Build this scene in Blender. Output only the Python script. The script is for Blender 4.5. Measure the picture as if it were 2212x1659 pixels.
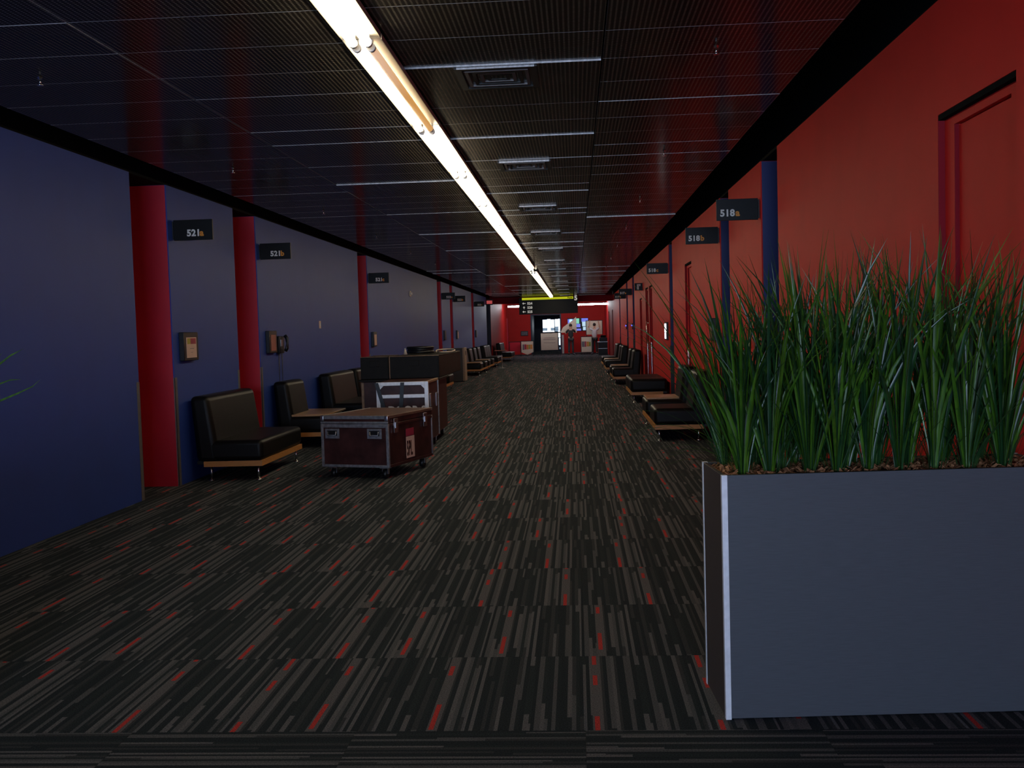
import bpy, bmesh, math, random
from mathutils import Vector, Matrix, Euler
for o in list(bpy.data.objects): bpy.data.objects.remove(o)
S = bpy.context.scene; C = S.collection
PI = math.pi; rnd = random.Random(7)

# ------------------------------------------------------------------ camera, exposure, world
cam = bpy.data.cameras.new('camera'); co = bpy.data.objects.new('camera', cam); C.objects.link(co)
def _rot(yaw, pitch, roll):
    cy, sy, cp, sp = math.cos(yaw), math.sin(yaw), math.cos(pitch), math.sin(pitch)
    f = Vector((sy*cp, cy*cp, sp)); r = Vector((cy, -sy, 0)); u = r.cross(f)
    cr, sr = math.cos(roll), math.sin(roll)
    R, U = r*cr + u*sr, u*cr - r*sr
    return Matrix((R, U, -f)).transposed().to_4x4()
co.matrix_world = Matrix.Translation((0, 0, 1.5)) @ _rot(-.0632, -.052, -.0294)
cam.sensor_fit = 'HORIZONTAL'; cam.sensor_width = 36; cam.lens = 2209/2212*36
cam.clip_start = .05; cam.clip_end = 300
S.camera = co
S.view_settings.view_transform = 'Standard'; S.view_settings.look = 'None'
S.view_settings.gamma = 1; S.view_settings.exposure = 0; S.view_settings.use_curve_mapping = False
w = bpy.data.worlds.new('world'); S.world = w; w.use_nodes = True
w.node_tree.nodes['Background'].inputs[0].default_value = (.5, .65, 1, 1)
w.node_tree.nodes['Background'].inputs[1].default_value = .02
TUBE = 17.0          # radiance of the lit fluorescent tubes
DAY = 19.0            # radiance of the daylight window behind the photographer
S.cycles.max_bounces = 6; S.cycles.diffuse_bounces = 3; S.cycles.glossy_bounces = 3
S.cycles.sample_clamp_indirect = 3.0
S.cycles.caustics_reflective = False; S.cycles.caustics_refractive = False

# ------------------------------------------------------------------ materials
def nodes(name):
    m = bpy.data.materials.new(name); m.use_nodes = True
    nt = m.node_tree; return m, nt, nt.nodes['Principled BSDF']
def N(nt, t, **k):
    n = nt.nodes.new(t)
    for a, b in k.items(): setattr(n, a, b)
    return n
def mth(nt, op, a, b=None, c=None):
    n = N(nt, 'ShaderNodeMath', operation=op)
    for i, v in enumerate((a, b, c)):
        if v is None: continue
        if isinstance(v, (int, float)): n.inputs[i].default_value = v
        else: nt.links.new(v, n.inputs[i])
    return n.outputs[0]
def mat(name, col, rough=.5, metal=0, spec=.5, var=.12, scale=30, bump=0, bscale=200, coat=0, aniso=None):
    m, nt, b = nodes(name)
    b.inputs['Roughness'].default_value = rough; b.inputs['Metallic'].default_value = metal
    b.inputs['Specular IOR Level'].default_value = spec; b.inputs['Coat Weight'].default_value = coat
    tc = N(nt, 'ShaderNodeTexCoord'); nz = N(nt, 'ShaderNodeTexNoise'); nz.inputs['Scale'].default_value = scale
    mp = N(nt, 'ShaderNodeMapping'); nt.links.new(tc.outputs['Object'], mp.inputs[0])
    if aniso: mp.inputs['Scale'].default_value = aniso
    nt.links.new(mp.outputs[0], nz.inputs['Vector'])
    rp = N(nt, 'ShaderNodeValToRGB')
    rp.color_ramp.elements[0].position = .3; rp.color_ramp.elements[1].position = .7
    rp.color_ramp.elements[0].color = (*[c*(1-var) for c in col], 1)
    rp.color_ramp.elements[1].color = (*[min(1, c*(1+var)) for c in col], 1)
    nt.links.new(nz.outputs['Fac'], rp.inputs[0]); nt.links.new(rp.outputs[0], b.inputs['Base Color'])
    if bump:
        n2 = N(nt, 'ShaderNodeTexNoise'); n2.inputs['Scale'].default_value = bscale
        nt.links.new(tc.outputs['Object'], n2.inputs['Vector'])
        bp = N(nt, 'ShaderNodeBump'); bp.inputs['Strength'].default_value = bump; bp.inputs['Distance'].default_value = .004
        nt.links.new(n2.outputs['Fac'], bp.inputs['Height']); nt.links.new(bp.outputs[0], b.inputs['Normal'])
    return m
def emit(name, col, s, base=(.8, .8, .8)):
    m, nt, b = nodes(name)
    b.inputs['Base Color'].default_value = (*base, 1)
    b.inputs['Emission Color'].default_value = (*col, 1); b.inputs['Emission Strength'].default_value = s
    return m
M = {}
M['blue_wall'] = mat('blue_paint', (.016, .047, .27), .55, spec=.42, var=.04, scale=3, bump=.05)
M['red_wall'] = mat('red_paint', (.62, .026, .023), .54, spec=.11, var=.04, scale=3, bump=.05)
M['red_dark'] = mat('deep_red_paint', (.46, .010, .030), .5, var=.05, scale=3)
M['crimson'] = mat('crimson_reveal_shaded_header', (.24, .006, .016), .6, spec=.15, var=.05, scale=3)  # deep red of the door reveals; far header's shade put into this colour
M['blue_dark'] = mat('deep_blue_paint', (.009, .020, .135), .5, var=.05, scale=3)
M['navy'] = mat('navy_paint', (.012, .02, .06), .5, var=.05, scale=3)
M['black'] = mat('matt_black', (.004, .004, .004), .9, spec=.1, var=.1)
M['black_plastic'] = mat('black_plastic', (.008, .008, .009), .4, spec=.4)
M['sign_black'] = mat('black_sign_face', (.006, .007, .008), .4, spec=.2, var=.05)
M['leather'] = mat('black_leather', (.005, .0045, .004), .42, spec=.18, var=.2, scale=60, bump=.25, bscale=260)
M['wood'] = mat('honey_maple_edge', (.46, .20, .055), .45, var=.18, scale=9, aniso=(2, 2, 30))
M['tabletop'] = mat('maple_tabletop', (.42, .24, .12), .3, var=.12, scale=9, aniso=(14, 1, 1))
M['chrome'] = mat('chrome', (.75, .75, .75), .22, 1, var=.03)
M['steel'] = mat('brushed_steel', (.5, .5, .52), .32, 1, var=.1, scale=40, aniso=(1, 1, .05))
M['guard'] = mat('grey_corner_guard', (.16, .15, .15), .4, .4, var=.1)
M['alu'] = mat('aluminium_profile', (.84, .85, .88), .35, .1, var=.08)
M['alu_worn'] = mat('scuffed_aluminium', (.26, .26, .28), .45, .6, var=.3, scale=25)
M['case_brown'] = mat('brown_laminate', (.042, .014, .013), .45, spec=.25, var=.45, scale=7, bump=.05, bscale=40)
M['case_top'] = mat('scuffed_brown_lid', (.12, .062, .045), .42, var=.35, scale=6)
M['case_black'] = mat('black_case_board', (.006, .005, .004), .6, spec=.2, var=.3, scale=12)
M['edge_pale'] = mat('worn_pale_edge', (.22, .13, .07), .5, var=.3, scale=20)
M['white'] = mat('white_paint', (.62, .62, .60), .45, var=.03)
M['cream'] = mat('cream_card', (.60, .50, .40), .6, var=.05)
M['paper'] = mat('paper', (.62, .42, .34), .6, var=.05, scale=8)
M['pink_card'] = mat('pink_card', (.30, .09, .07), .6, var=.08, scale=8)
M['bin_side'] = mat('bin_side_laminate', (.05, .042, .035), .5, var=.1)
M['bin_face'] = mat('bin_beige_face', (.30, .22, .16), .5, var=.1)
M['mulch'] = mat('wood_shavings', (.40, .18, .08), .7, var=.35, scale=60)
M['soil'] = mat('dark_mulch_bed', (.16, .07, .035), .9, var=.4, scale=50)
M['planter'] = mat('grey_blue_woodgrain_laminate', (.060, .067, .080), .55, var=.10, scale=14, aniso=(1, 1, 22))
M['planter_side'] = mat('dark_bronze_laminate', (.07, .055, .05), .5, var=.1, scale=14, aniso=(1, 1, 22))
M['skin'] = mat('skin', (.42, .22, .15), .5, var=.05)
M['hair'] = mat('dark_hair', (.012, .009, .007), .6)
M['cloth_black'] = mat('black_cloth', (.010, .011, .013), .8)
M['cloth_grey'] = mat('dark_grey_cloth', (.03, .03, .035), .8)
M['cloth_white'] = mat('white_cloth', (.42, .40, .42), .8)
M['lettering'] = mat('white_lettering', (.75, .75, .72), .5, var=.02)
M['lit_lettering'] = emit('backlit_lettering', (.9, .88, .80), .34)
M['amber'] = mat('amber_lettering', (.75, .28, .02), .5, var=.02)
M['lamp'] = emit('lit_tube', (1, .85, .60), TUBE)
M['lamp_cool'] = emit('lit_cool_tube', (.92, .95, 1), 36)
M['lamp_off'] = emit('unlit_tube_painted_glow', (1, .50, .13), .55)  # emission standing in for the neighbouring tube's light on an unlit tube
M['tray'] = mat('white_enamel_tray', (.55, .50, .42), .35, var=.03)
M['daylight'] = emit('daylight_glass', (.55, .72, 1), DAY)
M['daylight_far'] = emit('bright_daylight_glass', (.80, .92, 1), 2.2)
M['daylight_low'] = emit('shaded_daylight_glass', (.42, .62, .85), .45)
M['lime'] = emit('backlit_lime_strip', (.62, .68, .01), .62, (.5, .5, .02))
M['exit'] = emit('lit_red_sign', (.9, .03, .04), .35)
M['led'] = emit('blue_led', (.08, .09, 1), 1.6)
M['scr_blue'] = emit('screen_blue', (.03, .09, .9), .7)
M['scr_green'] = emit('screen_green', (.08, .75, .45), .7)
M['scr_pale'] = emit('screen_pale', (.5, .8, 1), .7)
M['glare'] = emit('painted_window_glare', (.85, .93, 1), 1.6)  # emission standing in for window glare on a glossy cover
for nm, c in dict(print_lime=(.36, .30, .03), print_crimson=(.30, .02, .05), print_slate=(.12, .11, .13),
                  print_amber=(.55, .22, .05), print_green=(.22, .27, .04), print_orange=(.50, .16, .03)).items():
    M[nm] = mat(nm, c, .5, var=.15, scale=10)

def carpet():
    m, nt, b = nodes('striped_carpet'); L = nt.links
    b.inputs['Roughness'].default_value = .95; b.inputs['Specular IOR Level'].default_value = .12
    geo = N(nt, 'ShaderNodeNewGeometry'); sp = N(nt, 'ShaderNodeSeparateXYZ'); L.new(geo.outputs['Position'], sp.inputs[0])
    x, y = sp.outputs[0], mth(nt, 'SUBTRACT', sp.outputs[1], 3.76)
    near = mth(nt, 'LESS_THAN', y, 0)
    def sel(a, c): # near ? c : a
        return mth(nt, 'ADD', mth(nt, 'MULTIPLY', mth(nt, 'SUBTRACT', 1, near), a), mth(nt, 'MULTIPLY', near, c))
    a, l = sel(x, y), sel(y, x)                     # across the stripes, along the stripes
    row = mth(nt, 'FLOOR', mth(nt, 'DIVIDE', l, .87))
    h = N(nt, 'ShaderNodeTexWhiteNoise', noise_dimensions='1D'); L.new(row, h.inputs['W'])
    u0 = mth(nt, 'ADD', mth(nt, 'DIVIDE', a, .465), mth(nt, 'MULTIPLY', h.outputs['Value'], 1.0))
    tile = mth(nt, 'FLOOR', u0); u = mth(nt, 'FRACT', u0); v = mth(nt, 'FRACT', mth(nt, 'DIVIDE', l, .87))
    th = N(nt, 'ShaderNodeTexWhiteNoise', noise_dimensions='2D'); cb = N(nt, 'ShaderNodeCombineXYZ')
    L.new(tile, cb.inputs[0]); L.new(row, cb.inputs[1]); L.new(cb.outputs[0], th.inputs['Vector'])
    tv = th.outputs['Value']
    # irregular stripes: 1D voronoi across the tile, every stripe broken along its length
    vo = N(nt, 'ShaderNodeTexVoronoi', voronoi_dimensions='1D', feature='F1'); vo.inputs['Scale'].default_value = 1
    L.new(mth(nt, 'MULTIPLY', u, 30), vo.inputs['W'])
    sc = N(nt, 'ShaderNodeSeparateColor'); L.new(vo.outputs['Color'], sc.inputs[0])
    cell = sc.outputs[0]
    seg = mth(nt, 'FLOOR', mth(nt, 'ADD', mth(nt, 'MULTIPLY', v, 1.5), mth(nt, 'MULTIPLY', sc.outputs[1], 3)))
    sh = N(nt, 'ShaderNodeTexWhiteNoise', noise_dimensions='2D'); c2 = N(nt, 'ShaderNodeCombineXYZ')
    L.new(mth(nt, 'MULTIPLY', cell, 91), c2.inputs[0]); L.new(mth(nt, 'ADD', seg, mth(nt, 'MULTIPLY', mth(nt, 'FLOOR', mth(nt, 'MULTIPLY', tv, 3)), 7)), c2.inputs[1])
    L.new(c2.outputs[0], sh.inputs['Vector'])
    tone = mth(nt, 'ADD', mth(nt, 'MULTIPLY', cell, .84), mth(nt, 'MULTIPLY', sh.outputs['Value'], .16))
    cr = N(nt, 'ShaderNodeValToRGB'); cr.color_ramp.interpolation = 'CONSTANT'
    cols = [(0, (.018, .026, .031)), (.38, (.039, .045, .050)), (.48, (.080, .086, .093)), (.58, (.020, .029, .034)), (.70, (.108, .112, .120)), (.80, (.022, .032, .036))]
    e = cr.color_ramp.elements
    while len(e) < len(cols): e.new(.5)
    for k, (p, c) in zip(e, cols): k.position = p; k.color = (*c, 1)
    L.new(tone, cr.inputs[0])
    # red dashes with a pale stripe beside them
    up = mth(nt, 'ADD', .30, mth(nt, 'MULTIPLY', mth(nt, 'FLOOR', mth(nt, 'MULTIPLY', tv, 2)), .36))
    d = mth(nt, 'SUBTRACT', u, up)
    inred = mth(nt, 'MULTIPLY', mth(nt, 'GREATER_THAN', d, 0), mth(nt, 'LESS_THAN', d, .042))
    inpale = mth(nt, 'MULTIPLY', mth(nt, 'GREATER_THAN', d, -.016), mth(nt, 'LESS_THAN', d, .075))
    vv = mth(nt, 'FRACT', mth(nt, 'ADD', v, mth(nt, 'MULTIPLY', tv, .35)))
    vred = mth(nt, 'ADD', mth(nt, 'MULTIPLY', mth(nt, 'GREATER_THAN', vv, .16), mth(nt, 'LESS_THAN', vv, .46)), mth(nt, 'GREATER_THAN', vv, .86))
    isred = mth(nt, 'MULTIPLY', inred, vred)
    mx1 = N(nt, 'ShaderNodeMix', data_type='RGBA'); L.new(inpale, mx1.inputs[0]); L.new(cr.outputs[0], mx1.inputs[6]); mx1.inputs[7].default_value = (.102, .103, .110, 1)
    mx2 = N(nt, 'ShaderNodeMix', data_type='RGBA'); L.new(isred, mx2.inputs[0]); L.new(mx1.outputs[2], mx2.inputs[6]); mx2.inputs[7].default_value = (.44, .042, .038, 1)
    # loop pile speckle
    nz = N(nt, 'ShaderNodeTexNoise'); nz.inputs['Scale'].default_value = 170; L.new(geo.outputs['Position'], nz.inputs['Vector'])
    rp = N(nt, 'ShaderNodeMapRange'); rp.inputs[1].default_value = .3; rp.inputs[2].default_value = .7; rp.inputs[3].default_value = .55; rp.inputs[4].default_value = 1.45
    L.new(nz.outputs['Fac'], rp.inputs[0])
    mx3 = N(nt, 'ShaderNodeVectorMath', operation='SCALE'); L.new(mx2.outputs[2], mx3.inputs[0]); L.new(rp.outputs[0], mx3.inputs[3])
    L.new(mx3.outputs[0], b.inputs['Base Color'])
    bp = N(nt, 'ShaderNodeBump'); bp.inputs['Strength'].default_value = .35; bp.inputs['Distance'].default_value = .003
    L.new(nz.outputs['Fac'], bp.inputs['Height']); L.new(bp.outputs[0], b.inputs['Normal'])
    return m
M['carpet'] = carpet()
def perforated():
    m, nt, b = nodes('perforated_dark_metal'); L = nt.links
    b.inputs['Metallic'].default_value = 0; b.inputs['Roughness'].default_value = .16
    b.inputs['Specular IOR Level'].default_value = .30
    geo = N(nt, 'ShaderNodeNewGeometry'); sp = N(nt, 'ShaderNodeSeparateXYZ'); L.new(geo.outputs['Position'], sp.inputs[0])
    cx = mth(nt, 'SINE', mth(nt, 'MULTIPLY', sp.outputs[0], 2*PI/.027))
    cy = mth(nt, 'SINE', mth(nt, 'MULTIPLY', sp.outputs[1], 2*PI/.020))
    hole = mth(nt, 'MULTIPLY', mth(nt, 'ADD', cx, 1), mth(nt, 'ADD', cy, 1))      # 0..4
    hs = N(nt, 'ShaderNodeMapRange', interpolation_type='SMOOTHSTEP'); hs.inputs[1].default_value = 1.9; hs.inputs[2].default_value = 3.0
    L.new(hole, hs.inputs[0])
    mx = N(nt, 'ShaderNodeMix', data_type='RGBA'); L.new(hs.outputs[0], mx.inputs[0])
    mx.inputs[6].default_value = (.016, .015, .014, 1); mx.inputs[7].default_value = (.24, .21, .16, 1)
    L.new(mx.outputs[2], b.inputs['Base Color'])
    bp = N(nt, 'ShaderNodeBump'); bp.inputs['Strength'].default_value = .9; bp.inputs['Distance'].default_value = .012
    L.new(hs.outputs[0], bp.inputs['Height']); 
    b2 = N(nt, 'ShaderNodeBsdfDiffuse'); mx.outputs[2]
    L.new(mx.outputs[2], b2.inputs[0]); L.new(bp.outputs[0], b2.inputs['Normal'])
    gl = N(nt, 'ShaderNodeBsdfGlossy'); gl.inputs['Roughness'].default_value = .35; gl.inputs[0].default_value = (.55, .45, .32, 1)
    L.new(bp.outputs[0], gl.inputs['Normal'])
    ms = N(nt, 'ShaderNodeMixShader'); ms.inputs[0].default_value = .10
    L.new(b.outputs[0], ms.inputs[1]); L.new(gl.outputs[0], ms.inputs[2])
    m2 = N(nt, 'ShaderNodeMixShader'); m2.inputs[0].default_value = .45
    L.new(ms.outputs[0], m2.inputs[1]); L.new(b2.outputs[0], m2.inputs[2])
    L.new(m2.outputs[0], nt.nodes['Material Output'].inputs[0])
    return m
M['perf'] = perforated()
M['lip'] = mat('bare_metal_panel_lip', (.50, .50, .52), .4, .3, var=.25, scale=45)
def grass_mat(name, c0, c1, rough=.32):
    m, nt, b = nodes(name); L = nt.links
    tc = N(nt, 'ShaderNodeTexCoord'); nz = N(nt, 'ShaderNodeTexNoise'); nz.inputs['Scale'].default_value = 9
    mp = N(nt, 'ShaderNodeMapping'); mp.inputs['Scale'].default_value = (6, 6, .6)
    L.new(tc.outputs['Object'], mp.inputs[0]); L.new(mp.outputs[0], nz.inputs['Vector'])
    rp = N(nt, 'ShaderNodeValToRGB'); rp.color_ramp.elements[0].position = .35; rp.color_ramp.elements[1].position = .65
    rp.color_ramp.elements[0].color = (*c0, 1); rp.color_ramp.elements[1].color = (*c1, 1)
    L.new(nz.outputs['Fac'], rp.inputs[0]); L.new(rp.outputs[0], b.inputs['Base Color'])
    b.inputs['Roughness'].default_value = rough; b.inputs['Specular IOR Level'].default_value = .5
    return m
M['grass'] = grass_mat('artificial_grass', (.024, .077, .008), (.064, .160, .011))
M['grass_dark'] = grass_mat('artificial_grass_dark', (.008, .032, .012), (.02, .07, .016))

# ------------------------------------------------------------------ mesh helpers
class MB:
    def __init__(s): s.bm = bmesh.new()
    def box(s, x0, y0, z0, x1, y1, z1, mi=0, bev=0, seg=2, mtx=None):
        r = bmesh.ops.create_cube(s.bm, size=1)['verts']
        for v in r:
            v.co = Vector(((x0+x1)/2 + v.co.x*(x1-x0), (y0+y1)/2 + v.co.y*(y1-y0), (z0+z1)/2 + v.co.z*(z1-z0)))
        fs = list({f for v in r for f in v.link_faces})
        for f in fs: f.material_index = mi
        vs = r
        if bev:
            es = list({e for v in r for e in v.link_edges})
            q = bmesh.ops.bevel(s.bm, geom=es, offset=bev, segments=seg, affect='EDGES', profile=.5, clamp_overlap=True)
            vs = list({v for f in q['faces'] for v in f.verts} | {v for v in r if v.is_valid})
            for f in q['faces']: f.material_index = mi; f.smooth = True
        if mtx is not None:
            for v in vs: v.co = mtx @ v.co
        return vs
    def cyl(s, p0, p1, r0, r1=None, n=12, mi=0, caps=True):
        p0, p1 = Vector(p0), Vector(p1); r1 = r0 if r1 is None else r1
        d = p1-p0; M4 = Matrix.Translation((p0+p1)/2) @ d.to_track_quat('Z', 'Y').to_matrix().to_4x4()
        q = bmesh.ops.create_cone(s.bm, cap_ends=caps, segments=n, radius1=r0, radius2=r1, depth=d.length, matrix=M4)
        for f in {f for v in q['verts'] for f in v.link_faces}:
            f.material_index = mi
            if len(f.verts) == 4: f.smooth = True
        return q['verts']
    def tube(s, pts, r, n=8, mi=0):
        pts = [Vector(p) for p in pts]; rings = []
        for i, p in enumerate(pts):
            d = (pts[min(i+1, len(pts)-1)] - pts[max(i-1, 0)]).normalized()
            q = d.to_track_quat('Z', 'Y')
            rr = r[i] if isinstance(r, (list, tuple)) else r
            rings.append([s.bm.verts.new(p + q @ Vector((rr*math.cos(2*PI*k/n), rr*math.sin(2*PI*k/n), 0))) for k in range(n)])
        for a, b in zip(rings, rings[1:]):
            for k in range(n):
                f = s.bm.faces.new((a[k], a[(k+1) % n], b[(k+1) % n], b[k])); f.smooth = True; f.material_index = mi
        for rg, fl in ((rings[0], True), (rings[-1], False)):
            f = s.bm.faces.new(rg[::-1] if fl else rg); f.material_index = mi
    def sphere(s, p, r, sc=(1, 1, 1), n=10, mi=0):
        q = bmesh.ops.create_uvsphere(s.bm, u_segments=n, v_segments=max(6, n//2+1), radius=r)
        for v in q['verts']: v.co = Vector(p) + Vector((v.co.x*sc[0], v.co.y*sc[1], v.co.z*sc[2]))
        for f in {f for v in q['verts'] for f in v.link_faces}: f.smooth = True; f.material_index = mi
    def quad(s, *p, mi=0):
        f = s.bm.faces.new([s.bm.verts.new(Vector(q)) for q in p]); f.material_index = mi; return f
    def prism(s, pts, axis, a0, a1, mi=0):   # polygon in the two other axes, extruded along axis
        def mk(p, a):
            c = [0, 0, 0]; o = [i for i in range(3) if i != axis]; c[o[0]], c[o[1]] = p; c[axis] = a; return Vector(c)
        A = [s.bm.verts.new(mk(p, a0)) for p in pts]; B = [s.bm.verts.new(mk(p, a1)) for p in pts]
        fs = [s.bm.faces.new(A[::-1]), s.bm.faces.new(B)]
        n = len(pts)
        for i in range(n): fs.append(s.bm.faces.new((A[i], A[(i+1) % n], B[(i+1) % n], B[i])))
        for f in fs: f.material_index = mi
    def blade(s, pts, wid, side, mi=0):      # folded tapering leaf along pts
        pts = [Vector(p) for p in pts]; side = Vector(side).normalized(); n = len(pts); rows = []
        for i, p in enumerate(pts):
            t = i/(n-1); wv = wid*(.40 + 1.3*t if t < .4 else .92*(1-((t-.4)/.6)**2.0)) + .0004
            d = (pts[min(i+1, n-1)]-pts[max(i-1, 0)]).normalized(); nn = d.cross(side).normalized()
            rows.append((s.bm.verts.new(p - side*wv*.5 + nn*wv*.18), s.bm.verts.new(p), s.bm.verts.new(p + side*wv*.5 + nn*wv*.18)))
        for a, b in zip(rows, rows[1:]):
            for k in (0, 1):
                f = s.bm.faces.new((a[k], a[k+1], b[k+1], b[k])); f.smooth = True; f.material_index = mi
    def mesh(s, name, *mats):
        bmesh.ops.recalc_face_normals(s.bm, faces=s.bm.faces[:])
        me = bpy.data.meshes.new(name); s.bm.to_mesh(me); s.bm.free()
        for m in mats: me.materials.append(M[m] if isinstance(m, str) else m)
        return me
    def build(s, name, *mats, parent=None, loc=None, kind=None):
        return link(name, s.mesh(name, *mats), parent, loc, kind)
def link(name, me, parent=None, loc=None, kind=None):
    o = bpy.data.objects.new(name, me); C.objects.link(o)
    if parent is not None: o.parent = parent
    if loc is not None: o.location = loc
    if kind: o['kind'] = kind
    return o
def thing(name, label, cat, loc=(0, 0, 0), rz=0, group=None):
    o = bpy.data.objects.new(name, None); C.objects.link(o); o.empty_display_size = .1
    o.location = loc; o.rotation_euler = (0, 0, rz); o['label'] = label; o['category'] = cat
    if group: o['group'] = group
    return o
def tag(o, label, cat, group=None):
    o['label'] = label; o['category'] = cat
    if group: o['group'] = group
    return o
def copy_tree(o, parent=None):
    c = o.copy(); C.objects.link(c)
    if parent is not None: c.parent = parent
    for ch in o.children: copy_tree(ch, c)
    return c
def text(name, body, size, m, parent, loc, rot, bold=.04, align='LEFT', depth=.001):
    cu = bpy.data.curves.new(name, 'FONT'); cu.body = body; cu.size = size; cu.extrude = depth; cu.offset = bold*size
    cu.align_x = align; cu.resolution_u = 3; cu.space_character = 1.06
    t = bpy.data.objects.new('tmp', cu); C.objects.link(t)
    bpy.context.view_layer.update()
    me = bpy.data.meshes.new_from_object(t.evaluated_get(bpy.context.evaluated_depsgraph_get()))
    wid = max((v.co.x for v in me.vertices), default=0)
    bpy.data.objects.remove(t); bpy.data.curves.remove(cu)
    me.name = name; me.materials.clear(); me.materials.append(M[m])
    o = link(name, me, parent, loc); o.rotation_euler = rot
    return o, wid

XL, XR, ZC, ZW = -4.12, 1.85, 3.1, 3.085

# ------------------------------------------------------------------ floor
fl = MB(); fl.box(-6.5, -8.4, -.1, 4.5, 73, -.010)
floor = fl.build('floor', 'black', kind='structure')
tm = MB(); tm.box(-.2323, -.4348, -.009, .2323, .4348, 0, bev=.001, seg=1); tile_me = tm.mesh('carpet_tile', 'carpet')
rest = MB()
def tile_rest(x0, y0, x1, y1): rest.box(x0, y0, -.009, x1, y1, 0)
for r in range(80):
    y = 3.76 + .87*(r+.5)
    if y > 72.5: break
    for k in range(-9, 5):
        x = (k+.5)*.465
        if x-.24 < XL and r < 16: x_lo = x-.2315
        if r < 16 and k >= -9 and x+.24 > XL-.4 and x-.24 < XR+.4 and (x > -5):
            o = link('carpet_tile', tile_me, floor, (x, y, 0))
        else: tile_rest(x-.2315, y-.434, x+.2315, y+.434)
    for k in (-14, -13, -12, -11, -10, 5, 6, 7): tile_rest((k+.5)*.465-.2315, y-.434, (k+.5)*.465+.2315, y+.434)
for r in range(26):
    y = 3.76 - .465*(r+.5)
    for k in range(-7, 5):
        x = (k+.5)*.87
        if r < 2 and -6 < k < 3:
            o = link('carpet_tile', tile_me, floor, (x, y, 0)); o.rotation_euler = (0, 0, PI/2)
        else: tile_rest(x-.434, y-.2315, x+.434, y+.2315)
rest.build('carpet_tile_field', 'carpet', parent=floor, kind='stuff')

# ------------------------------------------------------------------ side walls with recessed room entrances
LR = [(9.4, 10.26), (12.29, 13.16), (19.42, 20.29), (30.69, 31.6), (33.77, 34.54), (40.84, 41.75)]
RR = [(9.42, 10.25), (12.35, 13.1), (19.46, 20.17), (31.94, 32.98), (35.9, 36.88), (41.9, 42.8)]
def side_wall(name, sx, recs, y_end, wm, jm, holes=()):
    """sx: inner face x; outward direction sign; recesses go 0.9 m deep."""
    sg = -1 if sx < 0 else 1; b = MB()
    def bx(y0, y1, z0, z1): b.box(min(sx, sx+sg*.9), y0, z0, max(sx, sx+sg*.9), y1, z1)
    y = -8.2
    edges = [r for r in recs] + [(y_end, None)]
    for r0, r1 in edges:
        hs = [h for h in holes if y < h[0] < r0]
        yy = y
        for h0, h1, hz in hs:
            bx(yy, h0, 0, ZW); bx(h0, h1, hz, ZW); yy = h1
        bx(yy, r0, 0, ZW)
        y = r1
    o = b.build(name, wm, kind='structure')
    for r0, r1 in recs:
        for yj, s2 in ((r1, -1), (r0, 1)):
            j = MB(); j.box(sx+sg*.012, yj, 0, sx+sg*.86, yj+s2*.012, ZW-.004); j.build('jamb', jm, parent=o)
        k = MB(); k.box(sx+sg*.86, r0-.05, 0, sx+sg*.95, r1+.05, ZW); k.build('recess_back', jm, parent=o)
        dd = MB(); dd.box(sx+sg*.80, r0+.06, .01, sx+sg*.859, r1-.06, 2.3, bev=.004, seg=1); dd.build('entrance_door', jm, parent=o)
    return o
DOORS = [(4.42, 5.34, 2.52), (16.33, 17.29, 2.52), (24.6, 25.55, 2.50), (25.95, 26.9, 2.50), (28.4, 29.3, 2.3), (50.2, 51.1, 2.4), (55.5, 56.4, 2.4)]
wl = side_wall('wall_left', XL, LR, 47.7, 'blue_wall', 'red_dark')
wr = side_wall('wall_right', XR, RR, 63.7, 'red_wall', 'blue_dark', DOORS)
for i, (y0, y1) in enumerate(LR):        # metal guards on the lower corners of the first entrances
    for yj, s2 in ((y0, -1), (y1, 1)):
        g = MB(); z1 = 1.12
        g.box(XL-.075, yj-s2*.0005, .0, XL+.004, yj-s2*.005, z1); g.box(XL, yj-s2*.005, 0, XL+.004, yj+s2*.06, z1)
        g.build('corner_guard', 'guard', parent=wl)
for i, (y0, y1) in enumerate(RR):
    g = MB(); g.box(XR-.004, y1-.018, 0, XR+.22, y1-.0125, 1.12); g.box(XR-.004, y1-.005, 0, XR, y1+.06, 1.12)
    g.build('corner_guard', 'black_plastic', parent=wr)
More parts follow.
